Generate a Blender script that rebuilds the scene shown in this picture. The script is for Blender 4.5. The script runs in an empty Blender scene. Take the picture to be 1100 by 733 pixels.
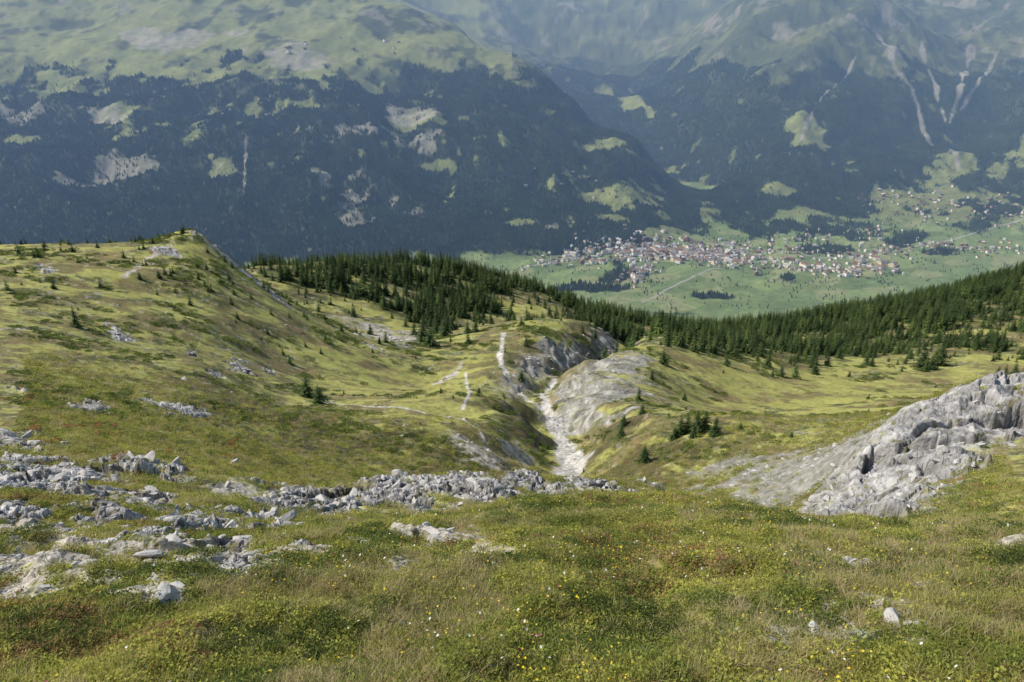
import bpy, math, time
import numpy as np
T0=time.time()
rng=np.random.default_rng(7)
scene=bpy.context.scene
f32=np.float32
# ------------------------------------------------------------------ survey geometry
FL=800.; PT=math.radians(22); CP,SP=math.cos(PT),math.sin(PT)
def ray(u,v):
    yp=(366.5-v)/FL
    return (u-550)/FL, CP+SP*yp, -SP+CP*yp
C0=4.; H0=.3
pts=[]
def A(*l):
    for (u,v,y) in l:
        X,Y,Z=ray(u,v); pts.append((y*X/Y,y,y*Z/Y))
def W(x,y,z): pts.append((x,y,z))
for y in (-3,0,3,6):
    for a in (-1,-.5,-.2,0,.2,.5,1): W(a*(y+C0),y,-1.7-.5*y)
# foreground brow
A((-250,570,9),(0,585,8),(150,582,8),(250,578,8.5),(350,574,9),(450,566,10),(550,545,11.5),(650,537,12),(750,541,12),(850,558,11),(950,572,9),(1050,564,10),(1250,562,9))
A((350,572,15),(450,572,16),(550,565,18),(650,568,18),(750,578,18),(850,592,18),(930,602,15))
# rock band
A((320,528,25),(400,518,27),(480,512,29),(560,509,31),(630,516,33),(700,519,35),(400,548,22),(480,545,23),(320,555,20))
A((320,530,34),(400,532,38),(480,535,42),(560,540,45),(630,545,48),(700,545,50),(760,560,35))
# left hill
A((0,535,13),(0,500,20),(0,450,40),(0,400,70),(0,350,110),(0,300,170),(0,264,240),(-200,500,20),(-200,400,70),(-200,300,170),(-200,262,240))
A((120,535,15),(150,480,35),(150,430,70),(150,380,120),(150,320,180),(220,350,165),(220,300,215),(200,535,16),(250,510,24),(250,470,55),(230,400,110))
A((205,240,265),(190,249,264),(220,252,262),(160,258,262),(100,263,260),(250,283,258),(300,320,250),(340,352,235))
A((205,300,330),(100,310,340),(0,300,330),(280,345,310),(-200,300,330),(0,330,420),(150,330,430))
A((300,400,165),(300,450,110),(300,490,62),(400,400,205),(400,434,170),(400,482,100),(400,504,70),(480,405,235),(480,436,205),(500,460,170),(500,492,112),(540,502,98),(330,422,150),(330,455,110),(450,475,115),(440,437,188))
A((540,440,185),(565,470,132),(540,400,255),(560,420,215),(520,430,200))
# gully bed
BED=[(613,540,60),(612,514,88),(606,485,108),(592,450,145),(581,425,178),(597,406,215),(620,402,250),(650,398,300),(690,378,360)]
A(*BED[1:])
# hollow behind
A((350,345,330),(400,366,300),(450,352,370),(500,345,410),(540,358,380),(480,325,460),(400,335,380),(570,365,330),(580,385,270),(600,360,380),(640,365,400))
# forested shoulder
A((270,286,430),(350,284,480),(450,283,560),(520,293,600),(560,305,600),(620,330,570),(665,352,520),(420,305,460),(520,320,500),(600,340,470))
A((270,310,650),(350,310,700),(450,310,800),(520,320,850),(600,345,850),(670,370,800))
# right bank / meadow
A((690,383,300),(690,400,255),(655,425,205),(625,450,160),(640,400,270))
A((740,385,330),(800,392,320),(900,402,300),(1000,390,330),(1100,390,330),(750,450,195),(850,448,190),(950,430,205),(1050,420,250),(700,470,150),(665,490,112),(650,508,90),(720,500,95),(790,478,125),(700,430,200))
A((700,366,500),(800,356,550),(900,338,600),(1000,316,650),(1100,292,700),(1300,275,750),(850,375,420),(950,365,430),(1050,350,450),(1250,350,400))
A((700,385,800),(800,375,850),(900,360,900),(1000,345,950),(1100,330,1000),(1300,310,1000))
# right rib
A((1300,372,72),(1180,385,68),(1100,401,62),(1050,410,59),(1000,431,55),(965,447,50),(945,480,42),(930,518,34),(960,560,20),(905,556,30))
A((1060,475,40),(1100,460,45),(1250,440,45),(1060,510,27),(1100,530,18),(1000,535,24),(1200,520,20),(985,500,34))
A((920,468,66),(860,492,68),(800,508,66),(860,545,46),(760,525,62),(830,560,36),(1000,445,80),(1100,425,95),(900,470,95),(1200,410,110))
# drop to the valley
for u in (-300,-100,100,300,450,600,750,900,1050,1250): A((u,395,1500),(u,380,2200))
def FLR(*l):
    for (u,v) in l:
        X,Y,Z=ray(u,v); A((u,v,-1050*Y/Z))
FLR((560,290),(600,300),(650,280),(680,295),(750,266),(850,268),(950,266),(1050,258),(600,330),(700,330),(800,325),(900,310),(1000,285),(1100,262),(700,345),(850,345),(1000,320),(1150,300),(1200,270),(-300,310),(-100,308),(150,308),(300,308),(450,308),(750,300),(850,290))
# left mountain
for u,o in ((-300,-200),(-100,-100),(50,0),(200,0),(320,0),(420,100)):
    A((u,276,3650+o*.3),(u,240,3900+o),(u,200,4300+o),(u,150,4800+o),(u,100,5400+o),(u,50,6100+o))
    if u<420: A((u,5,6800),(u,-50,7900))
A((500,270,3750),(550,258,3880),(620,250,3980),(700,248,4080),(500,200,4500),(560,150,5000),(500,100,5600),(620,190,4700),(680,215,4450))
A((420,5,6900),(480,20,6900),(560,64,6300),(620,107,5900),(680,152,5400),(730,203,4900),(748,240,4400))
A((500,70,8000),(560,110,7000),(620,140,6600),(680,175,6100),(730,212,5600),(480,60,7800),(400,40,8200))
A((765,215,5400),(720,165,6400),(660,118,7600),(640,95,8400),(690,100,8400),(660,75,9300))
A((400,-30,11500),(500,-20,11500),(560,-14,11500),(600,-6,11300),(640,-8,11300),(680,-10,11300),(720,-8,11000),(760,-12,11000),(800,-12,11000),(200,-40,11000),(620,35,10300),(680,35,10300))
# right mountain
A((830,246,4400),(900,232,4600),(1000,195,5200),(1060,205,5000),(1130,200,5100),(1200,190,5100))
A((830,150,5700),(830,80,6600),(860,10,7600),(900,-10,7900),(940,-8,7900),(940,60,6900),(940,150,5800),(790,190,5300),(760,130,6400),(740,85,7600),(800,40,7500),(780,10,8600))
A((1000,100,6600),(1030,172,5600),(1020,60,7300),(990,33,8000),(1045,32,8200),(970,49,7200),(1100,60,7200),(1100,120,6200),(1110,4,8400),(1180,100,6300),(1250,40,6500),(1070,140,6200),(1300,-20,7500),(1300,150,5300))
for u in (-300,0,300,600,900,1200): A((u,60,14500))
Pn=np.array(pts); px,py,pz=Pn.T
pa=px/(py+C0); pq=np.log(py+C0); pw=(pz-H0)/(py+C0)
def phi(d2): return np.sqrt(d2+.02**2)
N=len(pa)
K=phi((pa[:,None]-pa[None])**2+(pq[:,None]-pq[None])**2)+np.eye(N)*(-2e-3)
Q=np.stack([np.ones(N),pa,pq],1)
M=np.block([[K,Q],[Q.T,np.zeros((3,3))]])
sol=np.linalg.solve(M,np.r_[pw,0,0,0])
# ------------------------------------------------------------------ grid
NC=1500; A0,A1=-.95,.95
acol=np.linspace(A0,A1,NC)
segs=[(.8,6,60),(6,20,420),(20,60,230),(60,650,480),(650,2800,90),(2800,9500,520),(9500,16500,60)]
qrow=np.concatenate([np.linspace(math.log(s),math.log(e),n,endpoint=False) for s,e,n in segs]+[[math.log(16500)]])
NR=len(qrow); D=np.exp(qrow)
yrow=D-C0
X=(acol[None,:]*D[:,None]); Y=np.repeat(yrow[:,None],NC,1)
ca=np.linspace(A0,A1,320); cq=np.linspace(qrow[0]-.01,qrow[-1]+.01,520)
GA,GQ=np.meshgrid(ca,cq)
Wc=np.zeros(GA.shape)
for i in range(N): Wc+=sol[i]*phi((GA-pa[i])**2+(GQ-pq[i])**2)
Wc+=sol[N]+sol[N+1]*GA+sol[N+2]*GQ
def blur(a):
    a=np.pad(a,1,mode='edge'); a=(a[:-2]+2*a[1:-1]+a[2:])/4; return (a[:,:-2]+2*a[:,1:-1]+a[:,2:])/4
Wc=blur(Wc)
def bil(arr,fi,fj):
    fi=np.clip(fi,0,arr.shape[0]-1.001); fj=np.clip(fj,0,arr.shape[1]-1.001)
    i=fi.astype(int); j=fj.astype(int); s=fi-i; t=fj-j
    return arr[i,j]*(1-s)*(1-t)+arr[i+1,j]*s*(1-t)+arr[i,j+1]*(1-s)*t+arr[i+1,j+1]*s*t
FI=np.repeat(((qrow-cq[0])/(cq[1]-cq[0]))[:,None],NC,1); FJ=np.repeat(((acol-A0)/(ca[1]-ca[0]))[None],NR,0)
Z=bil(Wc,FI,FJ)*D[:,None]+H0
# ------------------------------------------------------------------ noise
perm=rng.permutation(256).astype(np.int32); ang=rng.random(256)*6.2832
GX=np.cos(ang).astype(f32); GY=np.sin(ang).astype(f32)
def pn(x,y,s=0):
    x=x+s*17.31; y=y+s*9.77
    xi=np.floor(x); yi=np.floor(y); xf=(x-xi).astype(f32); yf=(y-yi).astype(f32)
    xi=xi.astype(np.int32); yi=yi.astype(np.int32)
    u=xf*xf*xf*(xf*(xf*6-15)+10); v=yf*yf*yf*(yf*(yf*6-15)+10)
    p0=perm[(xi+s*37)&255]; p1=perm[(xi+1+s*37)&255]
    def g(p,iy,dx,dy):
        h=perm[(p+iy)&255]; return GX[h]*dx+GY[h]*dy
    a=g(p0,yi,xf,yf); b=g(p1,yi,xf-1,yf); c=g(p0,yi+1,xf,yf-1); d=g(p1,yi+1,xf-1,yf-1)
    return ((a+(b-a)*u)+((c+(d-c)*u)-(a+(b-a)*u))*v)*1.5
def ss(a,b,x):
    t=np.clip((x-a)/(b-a),0,1); return t*t*(3-2*t)
def fbm(x,y,wl,o,s=0):
    r=0;a=1;t=0
    for i in range(o): r=r+a*pn(x/wl,y/wl,s+i); t+=a; wl/=2.03; a*=.5
    return r/t*1.5
def octsum(seed,lo,hi,amp,wmax=2048.,ridge=False):
    out=np.zeros((NR,NC),f32); wl=wmax; k=0
    while wl>.03:
        rel=wl/D
        w=ss(lo,lo*2,rel)*(1-ss(hi,hi*2,rel))
        idx=np.nonzero(w>0)[0]
        if len(idx):
            i0,i1=idx[0],idx[-1]+1
            r_=.37*k; c_,s_=math.cos(r_),math.sin(r_)
            xs,ys_=X[i0:i1],Y[i0:i1]
            n=pn((xs*c_-ys_*s_)/wl,(xs*s_+ys_*c_)/wl,seed+k)
            if ridge: n=.5-np.sqrt(n*n+.006)*1.6
            out[i0:i1]+=n*(w[i0:i1]*amp(wl,D[i0:i1]))[:,None]
        wl/=2; k+=1
    return out
def cfn(seed,lo=.0018,hi=.06,H=.35):
    return octsum(seed,lo,hi,lambda wl,d:(wl/d/.03)**H)*.75
# gully with steep banks
bw=[]
for (u,v,y) in BED:
    Xr,Yr,Zr=ray(u,v); bw.append((y*Xr/Yr,y))
g0,g1=np.searchsorted(yrow,40),np.searchsorted(yrow,480)
gd=np.full((g1-g0,NC),1e9); gX=X[g0:g1];gY=Y[g0:g1]
for a,b in zip(bw[:-1],bw[1:]):
    dx,dy=b[0]-a[0],b[1]-a[1]; t=np.clip(((gX-a[0])*dx+(gY-a[1])*dy)/(dx*dx+dy*dy),0,1)
    gd=np.minimum(gd,np.hypot(gX-a[0]-dx*t,gY-a[1]-dy*t))
gd2=gd+pn(gX/14,gY/14,5)*3.5+pn(gX/5,gY/5,6)*1.5
wg=7+gY*.03
Z[g0:g1]+=(8.5+gY*.028)*(1-np.exp(-(np.maximum(gd2-1.0,0)/wg)**1.5))*np.exp(-(gd/(wg*3.6))**2)*ss(60,95,gY)*(1-ss(330,460,gY))
def amp1(wl,d):
    nf_=1-ss(14,30,d); fa=ss(1200,3000,d)
    return wl*(.045+.06*nf_*(ss(.25,.6,wl)*(1-ss(1.5,3.,wl)))+.012*nf_-.015*fa)
Z+=octsum(3,.003,.06,amp1)
k=np.searchsorted(yrow,26); Z[:k]+=(.5-np.abs(pn(X[:k]/1.5,Y[:k]/1.5,77)+.5*pn(X[:k]/.7,Y[:k]/.7,78)))*.22*(1-ss(14,26,Y[:k]))
flat=np.repeat((ss(2800,3600,D))[:,None],NC,1)*ss(-1015,-820,Z)
flat=flat*(1-.62*ss(-380,-150,Z)*ss(.08,-.02,X/D[:,None]))
Z+=octsum(31,.003,.14,lambda wl,d:wl*(.085+.055*ss(120,500,wl))*ss(2500,3600,d),ridge=True)*flat
print('terrain',time.time()-T0)
def gc(x,y):
    d=y+C0; return np.interp(np.log(np.maximum(d,.8)),qrow,np.arange(NR)),(x/d-A0)/(acol[1]-acol[0])
def samp(arr,x,y):
    fi,fj=gc(x,y); return bil(arr,fi,fj)
def drape(u,v,ymin=1.5,ymax=15000):
    Xr,Yr,Zr=ray(u,v)
    j=(yrow>ymin)&(yrow<ymax); ys=yrow[j]
    zs=samp(Z,ys*Xr/Yr,ys); h=zs-ys*Zr/Yr
    k=np.nonzero(h>0)[0]
    if len(k)==0: k=np.argmax(h); y=ys[k]
    else:
        k=k[0]
        y=ys[k] if k==0 else ys[k-1]+(ys[k]-ys[k-1])*(-h[k-1])/(h[k]-h[k-1]+1e-9)
    x=y*Xr/Yr
    return x,y,float(samp(Z,np.array([x]),np.array([y]))[0])
wn=cfn(50,.004,.08,.5)
def rows(y0,y1):
    return max(0,np.searchsorted(yrow,y0)),min(NR,np.searchsorted(yrow,y1)+1)
def ell(mask,u,v,rx,ry,ymin=1.5,ymax=15000,rough=1.,val=1.):
    x,y,z=drape(u,v,ymin,ymax)
    y0=drape(u,v+ry,ymin,ymax)[1]; y1=drape(u,v-ry,ymin,ymax)[1]
    hx=rx/FL*math.hypot(y,z); hy0=min(max(y-y0,hx*.25),hx*3); hy1=min(max(y1-y,hx*.25),hx*3)
    i0,i1=rows(y-2*hy0,y+2*hy1)
    XX=X[i0:i1]-(Y[i0:i1]-y)*(x/max(y,1)); YY=Y[i0:i1]
    e=((XX-x)/hx)**2+np.where(YY<y,(y-YY)/hy0,(YY-y)/hy1)**2
    m=ss(1.35,.65,np.sqrt(e)+wn[i0:i1]*.75*rough)*val
    mask[i0:i1]=np.maximum(mask[i0:i1],m)
def stroke(mask,P,ymin=1.5,ymax=15000,rough=1.,val=1.):
    W_=[(drape(p[0],p[1],ymin,ymax),p[2]) for p in P]
    for (a,wa),(b,wb) in zip(W_[:-1],W_[1:]):
        m=3*max(wa,wb); i0,i1=rows(min(a[1],b[1])-m,max(a[1],b[1])+m)
        dx,dy=b[0]-a[0],b[1]-a[1]
        XX=X[i0:i1];YY=Y[i0:i1]
        t=np.clip(((XX-a[0])*dx+(YY-a[1])*dy)/(dx*dx+dy*dy+1e-9),0,1)
        d=np.hypot(XX-a[0]-dx*t,YY-a[1]-dy*t)/(wa+(wb-wa)*t)
        mm=ss(1.4,.7,d+wn[i0:i1]*.6*rough)*val
        mask[i0:i1]=np.maximum(mask[i0:i1],mm)
def new(): return np.zeros((NR,NC),f32)
rock=new(); dirt=new(); scree=new(); forest=new(); mead=new(); trail=new(); heath_shade=new(); lush=new(); rib=new()
MID=dict(ymin=20,ymax=1000)
stroke(trail,[(612,520,2.0),(612,500,1.8),(603,472,1.5),(592,448,1.2),(582,426,1.2),(597,407,1.0)],60,1000,rough=1.)
stroke(trail,[(541,358,.9),(537,385,.8),(545,405,.7),(562,425,.7),(582,442,.6)],60,1000,rough=.8)
stroke(trail,[(340,428,.35),(400,437,.35),(450,442,.35),(500,452,.35),(520,472,.3)],60,1000,rough=1.)
stroke(dirt,[(470,412,1.6),(496,390,1.2)],60,1000,rough=1.2)
stroke(trail,[(500,400,.3),(505,420,.3),(497,440,.3)],60,1000)
for a in ((645,412,44,24),(670,392,26,12),(600,380,14,10),(410,362,34,16),(655,372,12,12),(612,445,18,26),(575,400,12,20)): ell(scree,*a,**MID)
for a in ((520,482,28,9),(610,375,10,9),(408,362,22,9),(555,490,16,8)): ell(dirt,*a,**MID,rough=1.2)
for a in ((575,395,22,26),(330,460,70,20),(420,478,80,20),(500,490,60,14),(250,440,60,22),(555,440,14,26),(665,470,26,26),(700,490,60,22),(280,480,60,16),(560,460,20,20),(690,435,18,20)): ell(heath_shade,*a,**MID)  # flanks turned from the sun: shade painted into the colour, plus dark shrub slopes
for a in ((800,415,100,24),(900,420,80,20),(770,440,50,18),(430,410,90,20),(470,435,50,12),(560,330,30,8),(1000,405,60,14),(530,395,20,20)): ell(lush,*a,**MID)
gm=np.exp(-((gd-9)/6.)**2)*ss(150,190,gY)*(1-ss(300,350,gY))*(.35+.65*ss(-.3,.2,wn[g0:g1]))
scree[g0:g1]=np.maximum(scree[g0:g1],gm*.85)
# stepped strata on the eroded sides
sb=scree[g0:g1]*ss(140,180,gY)*(1-ss(300,350,gY)); zz=Z[g0:g1]+pn(gX/20,gY/20,8)*1.5
Z[g0:g1]+=sb*.38*np.sin(zz*2*math.pi/2.6)
stroke(rock,[(205,248,1.8),(240,272,1.8),(275,300,1.4),(310,330,1.0)],60,400,rough=1.2)
stroke(dirt,[(210,252,1.8),(250,282,1.8),(300,322,1.3)],60,400,rough=1.2)
stroke(dirt,[(185,262,.8),(150,285,1.5),(135,298,1.)],60,400,rough=1.3)
stroke(dirt,[(0,354,.6),(45,356,.4)],60,400)
for a in ((255,392,10,8),(232,400,7,4),(175,437,24,5),(205,378,8,4),(50,288,8,5),(95,320,5,3),(130,362,8,3),(90,438,20,4),(25,478,20,6),(290,400,6,4),(20,420,12,3),(180,270,10,4)): ell(rock,*a,ymin=20,ymax=400,rough=1.6)
for a in ((345,540,50,16),(420,530,60,17),(500,524,55,14),(565,518,42,10),(640,522,50,5),(715,525,30,5)): ell(rock,*a,ymin=18,ymax=60,rough=.75)
NEAR=dict(ymin=2,ymax=30)
for a in ((45,515,75,18),(130,560,70,10),(215,560,60,13),(150,500,30,7),(190,578,50,7),(30,545,50,12),(280,560,40,12)): ell(rock,*a,**NEAR,rough=1.5)
for a in ((50,606,95,18),(250,525,60,8),(170,642,52,10),(245,610,65,7),(390,584,26,6),(500,572,42,6),(530,596,24,5),(430,575,14,4),(60,575,80,12),(330,590,30,6),(430,605,12,8),(1085,585,14,4),(920,603,14,4),(170,590,120,13),(120,530,60,12)): ell(dirt,*a,**NEAR,rough=1.)
for a in ((945,652,40,12),(900,684,72,8),(830,690,30,4),(985,690,32,7)): ell(dirt,*a,**NEAR,rough=1.3,val=.9)
stroke(rib,[(1180,400,6),(1100,430,6),(1050,440,5.5),(1005,462,4.6),(965,500,3.8),(940,540,2.6),(945,560,1.2)],14,90,rough=.5)
for a in ((930,520,46,40),(1000,460,52,26),(1090,440,40,28)): ell(rib,*a,ymin=14,ymax=90,rough=.6)
rock=np.maximum(rock,rib)
for a in ((850,512,70,28),(900,485,60,16),(800,515,45,12),(880,545,40,14),(780,500,30,10)): ell(scree,*a,ymin=25,ymax=110)
# forests of the middle distance
FO=dict(ymin=260,ymax=1000)
for a in ((330,298,60,14),(430,296,90,16),(520,302,60,14),(390,318,60,12),(440,332,50,12),(600,328,50,9),(480,352,16,10),(640,345,40,9),(575,312,40,8),(500,328,50,8)): ell(forest,*a,**FO)
for a in ((760,362,70,9),(850,356,70,13),(930,346,70,16),(1010,330,70,20),(1080,312,60,22),(870,375,50,7),(960,372,50,8),(1040,372,45,12),(1150,320,90,30),(720,366,40,8)): ell(forest,*a,**FO)
forest[(Y>560)&(Y<2700)]=1.
ell(mead,580,325,35,9,**FO)
ell(mead,1010,388,60,8,**FO)
forest*=(1-.9*mead)
# far cover
farm=Y>2700
aX=X/D[:,None]
nb=cfn(60,.004,.05,.7); nb2=cfn(65,.004,.03,.3); nP=cfn(120,.006,.02,.2)
floor=ss(-1008,-1034,Z+nb*14)*farm
tl=np.where(aX<.12,-230,-250)+nb*170
ff=(1-floor)*farm*ss(70,-70,Z-tl)*(1-.6*ss(.1,.5,nb2)*ss(-1000,-500,Z))
open_=ss(.46,.68,nP+.25*nb2)*farm
ff*=1-.9*open_
bare=new(); clear=new()
FF=dict(ymin=2900,ymax=12000)
for a in ((270,118,32,10),(320,112,26,7),(175,135,26,8),(60,90,34,12),(345,92,8,4),(240,180,10,7),(130,118,20,6),(345,205,8,12),(600,195,14,12),(565,180,12,6),(650,215,22,10),(690,217,22,8),(640,158,18,4),(525,150,22,3),(460,180,12,3),(485,214,8,4),(440,55,40,10),(700,225,14,5),(610,232,20,6),(720,190,10,4),(620,160,10,3),(560,240,20,3),(660,236,16,4),(100,60,60,12),(200,75,40,8),(400,95,30,5),(20,150,20,5),(450,130,20,4)): ell(clear,*a,**FF,rough=1.8)
for a in ((845,205,26,4),(850,232,30,5),(760,185,10,8),(870,140,14,18),(960,210,30,9),(1010,215,40,14),(1070,215,40,20),(1100,240,60,18),(1030,180,22,14),(980,250,50,8),(940,212,14,7),(1080,180,30,12),(905,178,20,4),(758,240,10,12),(760,262,60,6),(990,235,60,8)): ell(clear,*a,**FF,rough=1.8)
for a in ((48,122,36,9),(140,178,28,7),(115,172,12,4),(388,216,13,13),(365,220,8,6),(350,200,6,8),(75,195,14,4),(380,140,30,3),(430,120,14,6),(180,40,30,5),(455,232,10,4),(300,60,40,3),(590,245,10,3)): ell(bare,*a,**FF,rough=2.6,val=.8)
stroke(bare,[(264,142,8),(263,180,7),(262,220,7)],**FF,rough=2.)
stroke(bare,[(945,40,26),(960,70,24),(985,110,18),(1020,160,14),(1030,180,12)],**FF,rough=1.8)
stroke(bare,[(990,45,24),(1000,80,20),(1015,130,14)],**FF,rough=1.8)
stroke(bare,[(1045,50,24),(1030,100,18),(1018,140,14)],**FF,rough=1.8)
stroke(bare,[(1075,50,14),(1050,90,14),(1030,120,10)],**FF,rough=1.8)
stroke(bare,[(920,60,10),(880,110,8),(860,150,8)],**FF,rough=1.8)
stroke(clear,[(650,96,110),(700,125,50)],**FF)
ff*=(1-clear)*(1-bare)
forest=np.where(farm,ff,forest)
vf=new()
for a in ((725,338,30,3),(665,290,14,12),(975,258,14,10),(620,268,30,3),(885,268,26,3),(1010,270,22,4),(1060,240,14,8),(760,318,20,2),(845,300,5,3),(640,310,40,2),(820,246,50,8),(890,248,40,7)): ell(vf,*a,**FF)
forest=np.maximum(forest,vf*.9)
print('masks',time.time()-T0)
# ------------------------------------------------------------------ rock relief: tilted facets split by joints
def worley(x,y,s):
    xi=np.floor(x).astype(np.int64); yi=np.floor(y).astype(np.int64)
    b1=np.full(x.shape,9.);b2=b1.copy();idv=np.zeros(x.shape);tl_=np.zeros(x.shape)
    for i in(-1,0,1):
        for j in(-1,0,1):
            cx=xi+i;cy=yi+j
            h=perm[(perm[(cx+s)&255]+cy)&255]; h2=perm[(h+s+91)&255]; h3=perm[(h2+57)&255]; h4=perm[(h3+11)&255]
            ex=x-cx-h/256.; ey=y-cy-h2/256.
            d=np.hypot(ex,ey); n=d<b1
            b2=np.where(n,b1,np.minimum(b2,d)); idv=np.where(n,h3/256.,idv)
            tl_=np.where(n,ex*(h4/128.-1)+ey*(h3/128.-1),tl_); b1=np.where(n,d,b1)
    return b1,b2,idv,tl_
crack=np.zeros((NR,NC),f32)
m=(rock>.05)&(Y<420)
xx,yy=X[m],Y[m]; dd=np.hypot(xx,yy); rb=rib[m]
hgt=0; ck=0
for i,(wl,am,rbs) in enumerate(((7.,1.1,1.3),(2.6,.42,.9),(1.1,.24,.5),(.45,.11,.5),(.18,.045,.6))):
    wx=xx+pn(xx/wl/.7,yy/wl/.7,i)*wl*.25; wy=yy+pn(xx/wl/.7,yy/wl/.7,i+5)*wl*.25
    ca_,sa_=math.cos(.5+i*.3),math.sin(.5+i*.3)
    b1,b2,idv,tl_=worley((wx*ca_+wy*sa_)/wl*.75,(-wx*sa_+wy*ca_)/wl*1.3,i*13)
    vis=ss(.002,.006,wl/dd)*(1-ss(.12,.3,wl/dd)*(1-rb*.6))
    hgt=hgt+vis*am*((idv-.4)*.8+tl_*1.1-.5*(1-ss(0,.12,b2-b1)))*(.75*(1-rb)+rb*.75*rbs)
    ck=np.maximum(ck,vis*(1-ss(.02,.12,b2-b1))*(1-.6*rb))
ur=(xx*.75+yy*.66); vr=(xx*.66-yy*.75)
hgt=hgt+rb*(np.abs(pn(ur/8,vr/2.6,9))*-.9+np.abs(pn(ur/2.6,vr/.9,10))*-.18+.35)
Z[m]+=hgt*rock[m]
crack[m]=ck
m=((scree>.05)|(dirt>.05)|(trail>.05))&(Y<200)
xx,yy=X[m],Y[m]; dd=np.hypot(xx,yy); hg=0
for i,(wl,am) in enumerate(((.8,.10),(.3,.05),(.1,.02))):
    b1,b2,idv,tl_=worley(xx/wl,yy/wl,i*7+3); vis=ss(.002,.006,wl/dd)*(1-ss(.1,.2,wl/dd))
    hg=hg+vis*am*np.maximum(0,(idv-.4)+tl_*.4)*(1-ss(.3,.6,b1))*1.6
Z[m]+=hg*np.maximum(np.maximum(scree,dirt),trail)[m]
# ------------------------------------------------------------------ colours
nA=cfn(70,.004,.08,.5); nB=cfn(80); nC=cfn(90,.0018,.03,.2); nD=cfn(100,.0018,.02,.0)
def C(r,g,b): return np.array([r,g,b],f32)
def mix(a,b,t): return a+(b-a)*t[...,None]
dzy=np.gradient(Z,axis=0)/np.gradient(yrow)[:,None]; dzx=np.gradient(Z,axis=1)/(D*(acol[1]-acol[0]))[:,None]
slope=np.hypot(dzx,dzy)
t=ss(-.45,.55,nA+.35*nC+.5*lush-.5*heath_shade)
col=mix(np.broadcast_to(C(.18,.16,.06),(NR,NC,3)),C(.335,.325,.09),t)
col=mix(col,C(.07,.085,.03),ss(.22,.58,nB+.25*nC-.45*lush+.2*heath_shade)*.8)
col=mix(col,C(.25,.165,.085),ss(.35,.7,nC-.4*nA)*.55)
col=mix(col,C(.34,.31,.23),ss(.6,.85,nD+.25*nB)*.6*(Y>14)*(1-.7*lush))
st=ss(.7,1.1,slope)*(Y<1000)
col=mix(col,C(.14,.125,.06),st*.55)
col=mix(col,col*C(.60,.60,.64),heath_shade)  # darkens ground colour for flank shade and shrub cover
hm=ss(2500,2900,Y)
fc=mix(np.broadcast_to(C(.06,.075,.033),(NR,NC,3)),C(.11,.125,.052),ss(-.5,.6,nA+.4*nB))
fc=mix(fc,C(.038,.052,.024),ss(.05,.5,nb2)*.7)
fc=mix(fc,C(.20,.19,.165),ss(.4,.8,nB-.2*nA)*ss(-500,0,Z)*.7)
fc=mix(fc,C(.14,.165,.065),open_*.8)
fc=mix(fc,C(.18,.21,.08),clear*(.6+.4*ss(-.3,.3,nC)))
lm=ss(-330,-140,Z)*(aX<.0)*ss(-.6,.1,nA); fc=mix(fc,C(.20,.225,.085),lm*.8*farm)
m=floor>.01; xx,yy=X[m],Y[m]
c_,s_=math.cos(.5),math.sin(.5); xr=(xx*c_+yy*s_)/150.; yr=(-xx*s_+yy*c_)/90.
b1,b2,idv,_t=worley(xr,yr,21)
fieldc=np.array([[.14,.20,.075],[.18,.24,.09],[.12,.17,.06],[.21,.24,.11],[.15,.20,.075]],f32)[(idv*4.99).astype(int)]
tmp=fc[m]; w=floor[m][:,None]; fc[m]=tmp*(1-w)+fieldc*w
col=col*(1-hm[...,None])+fc*hm[...,None]
col=mix(col,C(.28,.27,.245),bare*(.5+.5*ss(-.4,.3,nC)))
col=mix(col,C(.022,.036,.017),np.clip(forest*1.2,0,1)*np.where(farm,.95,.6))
g=np.clip(1+.25*nD+.2*nC,.4,1.6)
strata=1+.30*np.sin((Z+nC*.5)*2*math.pi/2.6)*(Y>120)
col=mix(col,C(.28,.265,.225)*(g*strata)[...,None],scree*(.75+.25*ss(-.3,.2,nC)))
col=mix(col,C(.40,.36,.29)*g[...,None],dirt*ss(-.9,-.2,nD+nC))
col=mix(col,C(.48,.45,.39)*g[...,None],trail)
rg=np.clip(g*(1-.6*crack)*(1+.25*nA),.15,1.5)*(1-.10*rib)
col=mix(col,C(.43,.41,.375)*rg[...,None],rock*ss(-.75,-.4,nC))
rd=new()
stroke(rd,[(560,288,6),(640,275,6),(700,266,6),(800,268,6),(900,278,6),(1000,262,6),(1100,235,6)],**FF,rough=.1)
stroke(rd,[(690,325,5),(760,290,5),(850,275,5)],**FF,rough=.1)
col=mix(col,C(.3,.3,.29),rd)
col=np.clip(col*(1+(.10+.10*ss(40,120,Y))*nD)[...,None],.004,.8)
print('colour',time.time()-T0)
# ------------------------------------------------------------------ mesh
def link(o): scene.collection.objects.link(o); return o
n=NR*NC; me=bpy.data.meshes.new('terrain')
me.vertices.add(n); me.vertices.foreach_set('co',np.stack([X,Y,Z],-1).astype(f32).ravel())
nf=(NR-1)*(NC-1); ii=(np.arange(NR-1)[:,None]*NC+np.arange(NC-1)[None]).ravel()
fv=np.stack([ii,ii+1,ii+NC+1,ii+NC],1).astype(np.int32)
me.loops.add(nf*4); me.polygons.add(nf)
me.loops.foreach_set('vertex_index',fv.ravel()); me.polygons.foreach_set('loop_start',np.arange(0,nf*4,4,dtype=np.int32))
me.polygons.foreach_set('use_smooth',np.ones(nf,bool))
me.update(calc_edges=True)
ca_=me.attributes.new('cover','FLOAT_COLOR','POINT')
ca_.data.foreach_set('color',np.concatenate([col,np.ones((NR,NC,1),f32)],-1).astype(f32).ravel())
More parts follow.
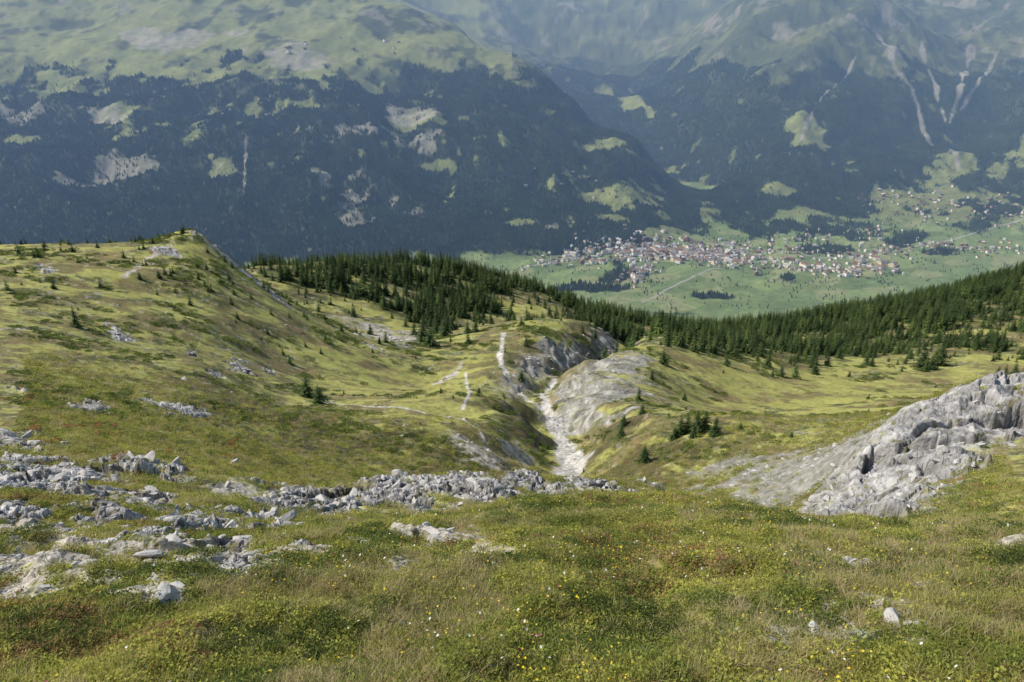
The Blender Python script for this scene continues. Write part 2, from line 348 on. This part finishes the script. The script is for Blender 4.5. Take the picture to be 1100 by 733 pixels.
ra=me.attributes.new('stone','FLOAT','POINT'); ra.data.foreach_set('value',np.clip(rock+.6*scree+.5*dirt,0,1).astype(f32).ravel())
ter=link(bpy.data.objects.new('terrain',me))
print('mesh',time.time()-T0)
def newmat(name):
    mt=bpy.data.materials.new(name); mt.use_nodes=True; nt=mt.node_tree
    b=nt.nodes['Principled BSDF']; b.inputs['Roughness'].default_value=.9
    b.inputs['Specular IOR Level'].default_value=.15
    return mt,nt,b
mt,nt,b=newmat('alpine_ground'); L=nt.links.new
at=nt.nodes.new('ShaderNodeAttribute'); at.attribute_name='cover'
sa=nt.nodes.new('ShaderNodeAttribute'); sa.attribute_name='stone'
geo=nt.nodes.new('ShaderNodeNewGeometry')
def noise(sc,det=4,rough=.6):
    nn=nt.nodes.new('ShaderNodeTexNoise'); nn.inputs['Scale'].default_value=sc; nn.inputs['Detail'].default_value=det; nn.inputs['Roughness'].default_value=rough
    L(geo.outputs['Position'],nn.inputs['Vector']); return nn
n1=noise(14); n2=noise(1.6,5); n3=noise(.05,6,.7)
def math_(op,a,bb):
    m_=nt.nodes.new('ShaderNodeMath'); m_.operation=op
    for i,v in enumerate((a,bb)):
        if isinstance(v,(int,float)): m_.inputs[i].default_value=v
        else: L(v,m_.inputs[i])
    return m_.outputs[0]
s_=math_('ADD',math_('MULTIPLY',n1.outputs[0],.7),math_('MULTIPLY',n2.outputs[0],.8))
s_=math_('ADD',s_,math_('MULTIPLY',n3.outputs[0],.5))
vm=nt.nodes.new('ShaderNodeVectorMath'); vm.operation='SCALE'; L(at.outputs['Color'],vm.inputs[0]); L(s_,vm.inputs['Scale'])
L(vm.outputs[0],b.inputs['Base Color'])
bp=nt.nodes.new('ShaderNodeBump'); bp.inputs['Strength'].default_value=.6; bp.inputs['Distance'].default_value=.04
L(n1.outputs[0],bp.inputs['Height'])
bp2=nt.nodes.new('ShaderNodeBump'); bp2.inputs['Distance'].default_value=.3; L(n2.outputs[0],bp2.inputs['Height']); L(math_('ADD',sa.outputs['Fac'],.35),bp2.inputs['Strength']); L(bp.outputs[0],bp2.inputs['Normal'])
L(bp2.outputs[0],b.inputs['Normal'])
me.materials.append(mt)
def mkmesh(name,V,Fc,mats,mi=None,smooth=False):
    m_=bpy.data.meshes.new(name); m_.from_pydata([tuple(v) for v in V],[],[tuple(f) for f in Fc])
    for x in mats: m_.materials.append(x)
    if mi is not None: m_.polygons.foreach_set('material_index',np.array(mi,np.int32))
    if smooth: m_.polygons.foreach_set('use_smooth',np.ones(len(m_.polygons),bool))
    m_.update(); return m_
def leafmat(name,ca,cb,patch=.5,trans=.35):
    mt,nt,b=newmat(name); L=nt.links.new
    g=nt.nodes.new('ShaderNodeNewGeometry'); oi=nt.nodes.new('ShaderNodeObjectInfo')
    nn=nt.nodes.new('ShaderNodeTexNoise'); nn.inputs['Scale'].default_value=patch; nn.inputs['Detail'].default_value=3
    L(g.outputs['Position'],nn.inputs['Vector'])
    ad=nt.nodes.new('ShaderNodeMath'); ad.operation='MULTIPLY_ADD'; L(oi.outputs['Random'],ad.inputs[0]); ad.inputs[1].default_value=.6
    m2=nt.nodes.new('ShaderNodeMath'); m2.operation='MULTIPLY_ADD'; L(nn.outputs[0],m2.inputs[0]); m2.inputs[1].default_value=2.8; m2.inputs[2].default_value=-1.2
    L(m2.outputs[0],ad.inputs[2])
    mx=nt.nodes.new('ShaderNodeMix'); mx.data_type='RGBA'; mx.inputs['A'].default_value=(*ca,1); mx.inputs['B'].default_value=(*cb,1)
    L(ad.outputs[0],mx.inputs['Factor'])
    out=mx.outputs['Result']
    L(out,b.inputs['Base Color'])
    if trans>0:
        tr=nt.nodes.new('ShaderNodeBsdfTranslucent'); L(out,tr.inputs['Color'])
        ms=nt.nodes.new('ShaderNodeMixShader'); ms.inputs[0].default_value=trans
        L(b.outputs[0],ms.inputs[1]); L(tr.outputs[0],ms.inputs[2]); L(ms.outputs[0],nt.nodes['Material Output'].inputs['Surface'])
    return mt
def simple(name,c,sc=0,var=.3):
    mt,nt,b=newmat(name); b.inputs['Base Color'].default_value=(*c,1)
    if sc:
        L=nt.links.new; g=nt.nodes.new('ShaderNodeNewGeometry'); nn=nt.nodes.new('ShaderNodeTexNoise'); nn.inputs['Scale'].default_value=sc; nn.inputs['Detail'].default_value=6
        L(g.outputs['Position'],nn.inputs['Vector'])
        mx=nt.nodes.new('ShaderNodeMix'); mx.data_type='RGBA'; mx.inputs['A'].default_value=(*[x*(1-var) for x in c],1); mx.inputs['B'].default_value=(*[min(1,x*(1+var)) for x in c],1)
        L(nn.outputs[0],mx.inputs['Factor']); L(mx.outputs['Result'],b.inputs['Base Color'])
        bp=nt.nodes.new('ShaderNodeBump'); bp.inputs['Distance'].default_value=.3/sc; L(nn.outputs[0],bp.inputs['Height']); L(bp.outputs[0],b.inputs['Normal'])
    return mt
def scatter(name,P,S,R,srcs,idx=None):
    n=len(P)
    me=bpy.data.meshes.new(name); me.vertices.add(n); me.vertices.foreach_set('co',P.astype(f32).ravel())
    a=me.attributes.new('scl','FLOAT_VECTOR','POINT'); a.data.foreach_set('vector',S.astype(f32).ravel())
    a=me.attributes.new('rot','FLOAT_VECTOR','POINT'); a.data.foreach_set('vector',R.astype(f32).ravel())
    if idx is None: idx=rng.integers(0,len(srcs),n)
    a=me.attributes.new('idx','INT','POINT'); a.data.foreach_set('value',idx.astype(np.int32))
    ob=link(bpy.data.objects.new(name,me))
    cl=bpy.data.collections.new(name+'_kinds')
    for s in srcs: cl.objects.link(s)
    ng=bpy.data.node_groups.new(name+'_scatter','GeometryNodeTree')
    ng.interface.new_socket('Geometry',in_out='INPUT',socket_type='NodeSocketGeometry'); ng.interface.new_socket('Geometry',in_out='OUTPUT',socket_type='NodeSocketGeometry')
    N_=ng.nodes; gi=N_.new('NodeGroupInput'); go=N_.new('NodeGroupOutput')
    ci=N_.new('GeometryNodeCollectionInfo'); ci.inputs['Collection'].default_value=cl; ci.inputs['Separate Children'].default_value=True; ci.inputs['Reset Children'].default_value=True
    ip=N_.new('GeometryNodeInstanceOnPoints'); ip.inputs['Pick Instance'].default_value=True
    def na(nm,ty):
        x=N_.new('GeometryNodeInputNamedAttribute'); x.data_type=ty; x.inputs['Name'].default_value=nm; return x.outputs['Attribute']
    ng.links.new(gi.outputs[0],ip.inputs['Points']); ng.links.new(ci.outputs[0],ip.inputs['Instance'])
    ng.links.new(na('idx','INT'),ip.inputs['Instance Index']); ng.links.new(na('scl','FLOAT_VECTOR'),ip.inputs['Scale']); ng.links.new(na('rot','FLOAT_VECTOR'),ip.inputs['Rotation'])
    ng.links.new(ip.outputs[0],go.inputs[0])
    md=ob.modifiers.new('scatter','NODES'); md.node_group=ng
    return ob
def src(name,mesh): return bpy.data.objects.new(name,mesh)
def place(x,y,dz=0.): return np.stack([x,y,samp(Z,x,y)+dz],1)
def rotz(n,tilt=.0):
    r=np.zeros((n,3)); r[:,2]=rng.random(n)*6.283; r[:,:2]=rng.normal(0,tilt,(n,2)); return r
# ------------------------------------------------------------------ conifers
m_bark=simple('bark',(.09,.065,.045),4)
m_need=leafmat('spruce_needles',(.03,.052,.018),(.08,.12,.036),patch=.06,trans=.15)
m_larch=leafmat('larch_needles',(.06,.095,.025),(.14,.19,.05),patch=.06,trans=.25)
m_farn=leafmat('forest_needles',(.020,.037,.016),(.06,.088,.032),patch=.006,trans=0)
def conifer(seed,leafm,H=1.,wid=.2,lv=17):
    r=np.random.default_rng(seed); V=[];Fc=[];mi=[]
    for k,(h,rad) in enumerate(((0,.018),(.5,.010),(1.,.002))):
        for s in range(6): V.append((rad*math.cos(s*1.047),rad*math.sin(s*1.047),h*H))
    for k in range(2):
        for s in range(6): Fc.append((k*6+s,k*6+(s+1)%6,k*6+6+(s+1)%6,k*6+6+s)); mi.append(0)
    for l in range(lv):
        t=l/(lv-1); h=.07+.90*t**.95; R=wid*(1-t)**.7*(.8+.4*r.random())+.014
        nb=int(9-3*t)
        for k in range(nb):
            if r.random()<.08: continue
            a=k/nb*6.283+r.random()*.7+l; Lr=R*(.65+.5*r.random()); ca,sa=math.cos(a),math.sin(a)
            hh=h+r.normal(0,.008); droop=-.25-.25*(1-t)+.5*t
            ns=4
            for s in range(ns):
                f0=s/ns*.95+.05; f1=(s+1.25)/ns
                for sd in(-1,1):
                    wv=Lr*.36*(1-f0*.55)*(.7+.6*r.random())
                    z0=hh+droop*Lr*f0+.06*Lr*f0*f0; z1=hh+droop*Lr*f1-.01*r.random()
                    p0=(ca*Lr*f0,sa*Lr*f0,z0+.006); p1=(ca*Lr*f1,sa*Lr*f1,z1)
                    fm=(f0+f1)/2+.12
                    p2=(ca*Lr*fm-sd*sa*wv,sa*Lr*fm+sd*ca*wv,z0-.22*wv-.012*r.random())
                    i=len(V); V+= [p0,p1,p2]; Fc.append((i,i+1,i+2)); mi.append(1)
    return mkmesh('conifer',V,Fc,[m_bark,leafm],mi)
def lowcon(seed,leafm,wid=.19):
    r=np.random.default_rng(seed); V=[];Fc=[]
    for z0,z1,w in ((.04,.5,1.),(.3,.75,.72),(.55,1.,.45)):
        i=len(V); ns=7; V.append((0,0,z1))
        for s in range(ns*2):
            a=s/ns/2*6.283; q=w*wid*(1.1 if s%2 else .65)*(.8+.4*r.random()); V.append((q*math.cos(a),q*math.sin(a),z0+r.normal(0,.03)))
        for s in range(ns*2): Fc.append((i,i+1+s,i+1+(s+1)%(ns*2)))
    return mkmesh('far_conifer',V,Fc,[leafm])
con=[src('conifer_tree_a',conifer(1,m_need,wid=.18)),src('conifer_tree_b',conifer(2,m_need,wid=.23)),src('conifer_tree_c',conifer(3,m_need,wid=.28,lv=14)),src('conifer_tree_d',conifer(4,m_larch,wid=.23,lv=15))]
lows=[src('far_conifer_a',lowcon(1,m_farn,.16)),src('far_conifer_b',lowcon(2,m_farn,.20)),src('far_conifer_c',lowcon(3,m_farn,.24))]
def cand(n,y0,y1,amax,uniform=True):
    y=np.sqrt(rng.random(n)*((y1+C0)**2-(y0+C0)**2)+(y0+C0)**2)-C0 if uniform else rng.uniform(y0,y1,n)
    return rng.uniform(-amax,amax,n)*(y+C0),y
x,y=cand(70000,230,1150,.8); fm=samp(forest,x,y); k=(rng.random(70000)<fm**1.5*.62)
x,y=x[k],y[k]; h=rng.uniform(5,14,len(x))*(.75+.35*fm[k])*(.85+.35*fbm(x,y,60,2,9)); S=np.stack([h,h,h],1)
scatter('conifer_forest',place(x,y,-.3),S,rotz(len(x),.02),con,rng.choice(4,len(x),p=[.3,.3,.2,.2]))
print('midtrees',len(x))
x,y=cand(12000,70,560,.75); a=x/(y+C0)
nz=fbm(x,y,70,3,11)
pr=.015+.10*ss(.1,.5,nz)+.34*ss(.2,.45,a)*ss(270,400,y)+.14*ss(-.30,-.2,-np.abs(a+.05))*ss(280,380,y)+.20*ss(-.2,-.45,a)*ss(110,240,y)
bad=samp(np.maximum(np.maximum(trail,scree),rock),x,y); lu=samp(lush,x,y)
k=(rng.random(len(x))<pr*(1-.8*lu))&(bad<.2); x,y=x[k],y[k]
h=np.where(rng.random(len(x))<.6,rng.uniform(1.2,3,len(x)),rng.uniform(3,7,len(x)))*ss(50,300,y)*1.1+.4
h=np.where((x/(y+C0)<-.2)&(y<300),np.minimum(h,3.0),h)
con_y=[src('young_conifer_a',con[1].data),src('young_conifer_b',con[2].data),src('young_conifer_c',con[3].data)]
scatter('young_conifers',place(x,y,-.1),np.stack([h*1.25,h*1.25,h],1),rotz(len(x),.04),con_y)
spec=[(330,426,26),(343,434,24),(82,352,26),(730,468,24),(738,466,26),(748,465,28),(757,463,26),(768,468,24),(744,470,16),(724,472,16),(692,497,22),(712,391,18),(780,393,14),(667,470,18),(670,457,14),(700,408,14),(686,430,16),(690,445,13),(565,372,10),(455,368,28),(462,372,22),(478,362,24),(445,360,18),(398,360,14),(560,350,12),(545,345,14),(735,430,10),(795,462,10),(1078,408,20),(990,395,24),(1000,398,20),(1010,393,24),(850,470,8),(560,408,12),(150,300,9),(230,440,7)]
for (u,v,hp) in spec:
    x,y,z=drape(u,v,60,1000); h=hp/FL*math.hypot(y,z)
    o=link(bpy.data.objects.new('conifer_tree',con[rng.integers(0,3)].data)); o.location=(x,y,z-.1); o.scale=(h*1.5,h*1.5,h); o.rotation_euler=(0,0,rng.random()*6)
x,y=cand(420000,2950,8800,.72); fm=samp(forest,x,y)
k=(rng.random(len(x))<fm*1.1-.08); x,y=x[k],y[k]; h=rng.uniform(13,26,len(x))
x2,y2=cand(34000,2950,5600,.72); z2=samp(Z,x2,y2); nn=fbm(x2,y2,160,3,5)
k=(samp(forest,x2,y2)<.3)&(rng.random(len(x2))<.03+.6*ss(.05,.4,nn))&(z2<-150); x=np.r_[x,x2[k]]; y=np.r_[y,y2[k]]; h=np.r_[h,rng.uniform(8,16,k.sum())]
print('fartrees',len(x))
scatter('distant_forest',place(x,y,-1.),np.stack([h*1.25,h*1.25,h],1),rotz(len(x),.0),lows)
# ------------------------------------------------------------------ village
walls=[simple('plaster_wall',(.72,.70,.65)),simple('cream_wall',(.60,.52,.40)),simple('timber_wall',(.18,.11,.07))]
roofs=[simple('slate_roof',(.22,.21,.20)),simple('brown_roof',(.21,.13,.09)),simple('metal_roof',(.42,.42,.43))]
V=[];Fc=[];mi=[]
def house(x,y,z,w,l,h,rh,rot,wm,rm):
    i=len(V); c,s=math.cos(rot),math.sin(rot)
    def P(a,b_,hh): V.append((x+a*c-b_*s,y+a*s+b_*c,z+hh))
    w/=2;l/=2
    for hh in(-3,h):
        for a,b_ in((-w,-l),(w,-l),(w,l),(-w,l)): P(a,b_,hh)
    P(0,-l,h+rh);P(0,l,h+rh)
    for f in((0,1,5,4),(1,2,6,5),(2,3,7,6),(3,0,4,7),(4,5,8),(6,7,9)): Fc.append(tuple(i+q for q in f)); mi.append(wm)
    j=len(V); o=.9; k=rh/w
    P(-w-o,-l-o,h-o*k+.3);P(-w-o,l+o,h-o*k+.3);P(0,-l-o,h+rh+.3);P(0,l+o,h+rh+.3);P(w+o,-l-o,h-o*k+.3);P(w+o,l+o,h-o*k+.3)
    for f in((0,2,3,1),(2,4,5,3)): Fc.append(tuple(j+q for q in f)); mi.append(3+rm)
def settle(P,n,sw,big=.12,stick=(.6,.2,.2)):
    W_=[drape(u,v,2900,9000) for u,v in P]
    for _ in range(n):
        k=rng.integers(0,len(W_)-1); t=rng.random(); a,b_=W_[k],W_[k+1]
        x=a[0]+(b_[0]-a[0])*t+rng.normal(0,sw); y=a[1]+(b_[1]-a[1])*t+rng.normal(0,sw)
        z=float(samp(Z,np.array([x]),np.array([y]))[0])
        B=rng.random()<big; w=rng.uniform(10,16)*(1.5 if B else 1); l=rng.uniform(12,20)*(1.9 if B else 1); h=rng.uniform(7,11)*(1.6 if B else 1)
        house(x,y,z,w,l,h,w*.28,rng.random()*3.14,rng.choice(3,p=stick),int(rng.choice(3,p=[.45,.35,.2])))
settle([(665,270),(700,272),(740,270),(790,276)],420,90,.3)
settle([(580,283),(640,272),(700,272),(800,280),(900,292),(950,284)],400,65,.1)
settle([(690,288),(680,302)],50,40)
settle([(800,270),(900,274),(1000,264),(1090,268)],160,90,.03,(.4,.2,.4))
settle([(930,215),(1000,225),(1060,215),(1100,240)],110,150,.03,(.3,.2,.5))
settle([(700,262),(860,258),(960,245)],60,70,.03)
settle([(560,180),(620,200),(690,215)],14,90,0,(.2,.1,.7)); settle([(240,120),(330,110)],10,60,0,(.2,.1,.7)); settle([(290,60),(440,50)],16,120,.2,(.5,.1,.4))
link(bpy.data.objects.new('alpine_village',mkmesh('village',V,Fc,walls+roofs,mi)))
cx,cy,cz=drape(742,270,2900,9000)
V=[];Fc=[];mi=[]; house(cx,cy,cz,14,30,11,8,.5,0,0)
i=len(V)
for hh,w in((-3,3.6),(28,3.6)):
    for a,b_ in((-w,-w),(w,-w),(w,w),(-w,w)): V.append((cx-12+a,cy-14+b_,cz+hh))
for f in((0,1,5,4),(1,2,6,5),(2,3,7,6),(3,0,4,7)): Fc.append(tuple(i+q for q in f)); mi.append(0)
j=len(V)
for a,b_ in((-4,-4),(4,-4),(4,4),(-4,4)): V.append((cx-12+a,cy-14+b_,cz+28))
V.append((cx-12,cy-14,cz+50))
for s in range(4): Fc.append((j+s,j+(s+1)%4,j+4)); mi.append(3)
link(bpy.data.objects.new('village_church',mkmesh('village_church',V,Fc,walls+roofs,mi)))
# ------------------------------------------------------------------ stones
m_stone=simple('limestone',(.44,.42,.38),6,.35)
def stone(seed):
    import bmesh
    r=np.random.default_rng(seed); bm=bmesh.new(); bmesh.ops.create_icosphere(bm,subdivisions=3,radius=1)
    co=np.array([v.co[:] for v in bm.verts])
    for _ in range(13):
        d=r.normal(size=3); d/=np.linalg.norm(d); lim=r.uniform(.3,.62); p=co@d; co-=np.outer(np.maximum(p-lim,0),d)
    co*=np.array([r.uniform(.9,1.5),r.uniform(.7,1.1),r.uniform(.4,.7)])*1.35; co+=r.normal(0,.008,co.shape)
    for v,c in zip(bm.verts,co): v.co=c
    m_=bpy.data.meshes.new('stone'); bm.to_mesh(m_); bm.free(); m_.materials.append(m_stone); return m_
st=[src('rock_%s'%c,stone(20+i)) for i,c in enumerate('abcdef')]
allb=np.clip(rock+.8*dirt+.8*scree+.6*trail,0,1)
x,y=cand(36000,2,40,.75,False); k=rng.random(len(x))<samp(allb,x,y)*.5*(1-.85*samp(rib,x,y))+.003; x,y=x[k],y[k]
dd=np.hypot(x,y); rk=samp(rock,x,y)
s=(.008+.05*rng.random(len(x))**5)*(1+dd/14)*(1+.6*rk)
scatter('loose_stones',place(x,y,0),np.stack([s,s,s],1)*rng.uniform(.7,1.3,(len(x),3)),rotz(len(x),.3),st)
x,y=cand(60000,35,330,.7,False); nz=fbm(x,y,14,3,23); a=x/(y+C0)
k=rng.random(len(x))<(samp(allb,x,y)*.3*(1-.8*samp(rib,x,y))+.08*ss(.25,.6,nz)*ss(.0,-.25,a)); x,y=x[k],y[k]
s=(.06+.35*rng.random(len(x))**4)*(.6+y/150)
st2=[src('boulder_%s'%c,stone(40+i)) for i,c in enumerate('abcd')]
scatter('scattered_boulders',place(x,y,0),np.stack([s,s,s],1)*rng.uniform(.7,1.3,(len(x),3)),rotz(len(x),.3),st2)
print('stones',time.time()-T0)
# ------------------------------------------------------------------ meadow plants
m_grass=leafmat('meadow_grass',(.22,.23,.05),(.56,.51,.14),patch=.5,trans=.45)
m_dry=leafmat('dry_grass',(.42,.36,.16),(.58,.48,.26),patch=.8,trans=.4)
m_herb=leafmat('herb_leaves',(.16,.20,.035),(.48,.47,.10),patch=.7,trans=.35)
m_red=leafmat('reddish_leaves',(.28,.16,.07),(.40,.26,.12),patch=1.,trans=.3)
m_shr=leafmat('dwarf_shrub_leaves',(.075,.11,.03),(.21,.25,.055),patch=1.,trans=.3)
m_yel=simple('yellow_petals',(.75,.55,.04)); m_whi=simple('white_petals',(.7,.7,.64)); m_pin=simple('pink_petals',(.5,.12,.18)); m_ros=simple('alpenrose_petals',(.68,.13,.12))
def tuft(seed,mat,nb,h,rad,w):
    r=np.random.default_rng(seed); V=[];Fc=[]
    for _ in range(nb):
        a=r.random()*6.283; q=rad*r.random()**.5; bx,by=q*math.cos(a),q*math.sin(a)
        a2=a+r.normal(0,.8); hh=h*r.uniform(.5,1.2); ln=hh*r.uniform(.3,1.2); cx_,sx=math.cos(a2),math.sin(a2); ww=w*r.uniform(.7,1.3)
        pv=r.random()*3.14; wx,wy=math.cos(pv)*ww,math.sin(pv)*ww
        i=len(V)
        for t,k in((0,1),(.5,.8)):
            ox,oy,oz=bx+cx_*ln*t*t,by+sx*ln*t*t,hh*t
            V+=[(ox-wx*k,oy-wy*k,oz),(ox+wx*k,oy+wy*k,oz)]
        V.append((bx+cx_*ln,by+sx*ln,hh*(1-.25*r.random())))
        Fc+=[(i,i+1,i+3,i+2),(i+2,i+3,i+4)]
    return mkmesh('tuft',V,Fc,[mat])
def leafy(seed,mat,nl,rad,h,sz,mat2=None,f2=0.):
    r=np.random.default_rng(seed); V=[];Fc=[];mi=[]
    for _ in range(nl):
        a=r.random()*6.283; q=r.random()**.5; p=np.array([rad*q*math.cos(a),rad*q*math.sin(a),h*(1-q*q)*r.uniform(.45,1.05)+.003])
        d=r.normal(size=3); d[2]=abs(d[2])*.6; d/=np.linalg.norm(d); e=np.cross(d,r.normal(size=3)); e/=np.linalg.norm(e); s=sz*r.uniform(.6,1.4)
        i=len(V); V+=[p,p+d*s*.5+e*s*.28,p+d*s,p+d*s*.5-e*s*.28]; Fc.append((i,i+1,i+2,i+3)); mi.append(1 if r.random()<f2 else 0)
    return mkmesh('leafy',V,Fc,[mat]+([mat2] if mat2 else []),mi)
def flower(seed,mat,n,h,sz):
    r=np.random.default_rng(seed); V=[];Fc=[];mi=[]
    for _ in range(n):
        bx,by=r.normal(0,.05,2); hh=h*r.uniform(.6,1.2); i=len(V)
        V+=[(bx-.0012,by,0),(bx+.0012,by,0),(bx,by,hh)]; Fc.append((i,i+1,i+2)); mi.append(0)
        tx,ty=r.normal(0,.3,2)
        for k in range(5):
            a=k*1.2566; i=len(V); c,s=math.cos(a),math.sin(a)
            def pp(q,o):
                X_,Y_=c*q-s*o,s*q+c*o; return (bx+X_,by+Y_,hh+tx*X_+ty*Y_+q*.3)
            V+=[pp(0,0),pp(sz*.6,sz*.35),pp(sz,0),pp(sz*.6,-sz*.35)]; Fc.append((i,i+1,i+2,i+3)); mi.append(1)
    return mkmesh('flower',V,Fc,[m_grass,mat],mi)
kinds=[src('plant_a',tuft(1,m_grass,26,.07,.05,.0022)),src('plant_b',tuft(2,m_grass,22,.05,.06,.0025)),src('plant_c',tuft(3,m_dry,18,.08,.04,.0018)),
 src('plant_d',leafy(4,m_herb,50,.07,.03,.022)),src('plant_e',leafy(5,m_herb,70,.09,.045,.016)),src('plant_f',leafy(6,m_red,40,.06,.03,.016)),src('plant_g',leafy(7,m_shr,60,.08,.05,.014))]
bare_=np.clip(rock*1.2+dirt*1.15+trail+scree*.9,0,1)
def meadow(name,n,y0,y1,amax,sc,kinds,prob,f0=1e9,f1=2e9):
    x,y=cand(n,y0,y1,amax,False); bb=samp(bare_,x,y)
    k=(rng.random(n)>bb*1.03)&(rng.random(n)<1-ss(f0,f1,y)); x,y=x[k],y[k]; n=len(x)
    pz=fbm(x,y,1.3,3,41); pr2=fbm(x,y,2.2,2,45)
    idx=rng.choice(7,n,p=prob)
    idx=np.where((pz>.18)&(rng.random(n)<.65),6,idx); idx=np.where((pr2>.32)&(rng.random(n)<.45),5,idx); idx=np.where((pr2<-.2)&(rng.random(n)<.5),2,idx)
    s=sc(np.hypot(x,y))*rng.uniform(.7,1.35,n)
    return scatter(name,place(x,y,-.004),np.stack([s,s,s*rng.uniform(.8,1.2,n)],1),rotz(n,.15),kinds,idx)
PR=[.20,.15,.11,.22,.23,.04,.05]
meadow('meadow_grass',110000,1.0,17,.62,lambda d:.75+d*.045,kinds,PR)
k2=[src('slope_'+k.name,k.data) for k in kinds]
meadow('slope_grass',80000,16,110,.68,lambda d:1.2+d*.05,k2,PR,20,110)
shb=[src('dwarf_shrub_a',leafy(8,m_shr,700,.32,.22,.028)),src('dwarf_shrub_b',leafy(9,m_shr,600,.4,.18,.03)),src('dwarf_shrub_c',leafy(10,m_herb,600,.35,.16,.028))]
x,y=cand(6500,5,60,.68,False); nz=fbm(x,y,3.5,3,61); k=(nz>.15)&(samp(bare_,x,y)<.4)&(rng.random(len(x))<.5); x,y=x[k],y[k]; s=rng.uniform(.4,1.,len(x))*(.7+y/40)
for (u,v,nn_) in ((590,552,9),(800,560,9),(180,545,7),(720,560,6),(650,585,5),(1040,590,6),(420,600,4)):
    q=drape(u,v,3,20); x=np.r_[x,q[0]+rng.normal(0,.55,nn_)]; y=np.r_[y,q[1]+rng.normal(0,.3,nn_)]; s=np.r_[s,rng.uniform(.5,.95,nn_)]
scatter('dwarf_shrubs',place(x,y,-.03),np.stack([s,s,s],1),rotz(len(x),.15),shb)
ar=[src('alpenrose_a',leafy(14,m_shr,260,.4,.25,.07,m_ros,.4)),src('alpenrose_b',leafy(15,m_shr,220,.35,.2,.07,m_ros,.5))]
x=[];y=[]
for (u,v,sp,nn_) in ((105,462,14,18),(130,470,10,10),(60,460,20,10),(40,440,30,10),(30,430,25,8),(200,470,30,6),(90,410,40,8),(250,480,20,5),(150,490,30,6)):
    for _ in range(nn_):
        q=drape(u+rng.normal(0,sp),v+rng.normal(0,sp*.35),18,120); x.append(q[0]); y.append(q[1])
x=np.array(x);y=np.array(y); s=rng.uniform(.3,.9,len(x))*(.8+y/120)
scatter('alpenrose_bushes',place(x,y,0.02),np.stack([s,s,s],1),rotz(len(x),.1),ar)
x,y=cand(34000,50,320,.7,False); nz=fbm(x,y,22,4,71); k=(nz>.12)&(samp(bare_,x,y)<.3)&(samp(lush,x,y)<.4)&(rng.random(len(x))<.42); x,y=x[k],y[k]; s=rng.uniform(.7,2.8,len(x))*(.5+y/200)
shb2=[src('juniper_a',leafy(11,m_shr,260,.35,.18,.07)),src('juniper_b',leafy(12,m_shr,260,.4,.16,.08))]
scatter('juniper_mats',place(x,y,-.05),np.stack([s,s,s*.8],1),rotz(len(x),.1),shb2)
fl=[src('wildflower_a',flower(1,m_yel,2,.07,.007)),src('wildflower_b',flower(2,m_whi,2,.07,.007)),src('wildflower_c',flower(3,m_yel,3,.06,.005)),src('wildflower_d',flower(4,m_pin,3,.06,.006))]
x,y=cand(5200,1.5,15,.6,False); nz=fbm(x,y,1.8,2,81); k=(samp(bare_,x,y)<.3)&(rng.random(len(x))<.3+nz); x,y=x[k],y[k]; s=1.1+y*.05
scatter('wildflowers',place(x,y,.01),np.stack([s,s,s],1),rotz(len(x),.15),fl,rng.choice(4,len(x),p=[.38,.25,.32,.05]))
# ------------------------------------------------------------------ haze
hx0,hx1,hy0,hy1,hz0,hz1=-14000,14000,900,17000,-1500,700
V=[(a,b_,c) for c in(hz0,hz1) for a,b_ in((hx0,hy0),(hx1,hy0),(hx1,hy1),(hx0,hy1))]
Fc=[(0,3,2,1),(4,5,6,7),(0,1,5,4),(1,2,6,5),(2,3,7,6),(3,0,4,7)]
hm_=bpy.data.materials.new('valley_haze'); hm_.use_nodes=True; nt=hm_.node_tree; nt.nodes.clear()
o_=nt.nodes.new('ShaderNodeOutputMaterial'); vs=nt.nodes.new('ShaderNodeVolumeScatter'); vs.inputs['Color'].default_value=(.36,.58,1.,1); vs.inputs['Density'].default_value=7.4e-5
nt.links.new(vs.outputs[0],o_.inputs['Volume'])
hz=link(bpy.data.objects.new('valley_haze',mkmesh('valley_haze',V,Fc,[hm_])))
# ------------------------------------------------------------------ light
sd=np.array([-.76,.06,.74]); sd/=np.linalg.norm(sd)
from mathutils import Vector
sl=bpy.data.lights.new('sun','SUN'); sl.energy=5; sl.angle=math.radians(2.); sl.color=(1,.95,.88)
so=link(bpy.data.objects.new('sun',sl)); so.rotation_euler=Vector(sd).to_track_quat('Z','Y').to_euler()
w=bpy.data.worlds.new('World'); scene.world=w; w.use_nodes=True; nt=w.node_tree
sk=nt.nodes.new('ShaderNodeTexSky'); sk.sky_type='NISHITA'; sk.sun_disc=False; sk.sun_elevation=math.asin(sd[2]); sk.sun_rotation=math.atan2(sd[0],sd[1])
sk.altitude=2000; sk.dust_density=3.
nt.links.new(sk.outputs[0],nt.nodes['Background'].inputs['Color']); nt.nodes['Background'].inputs['Strength'].default_value=.15
cam=bpy.data.cameras.new('camera'); cam.lens=FL/1100*36; cam.sensor_width=36; cam.clip_start=.1; cam.clip_end=40000
co=link(bpy.data.objects.new('camera',cam)); co.rotation_euler=(math.pi/2-PT,0,0); scene.camera=co
scene.view_settings.view_transform='Standard'; scene.view_settings.look='None'; scene.view_settings.exposure=0
print('done',time.time()-T0)
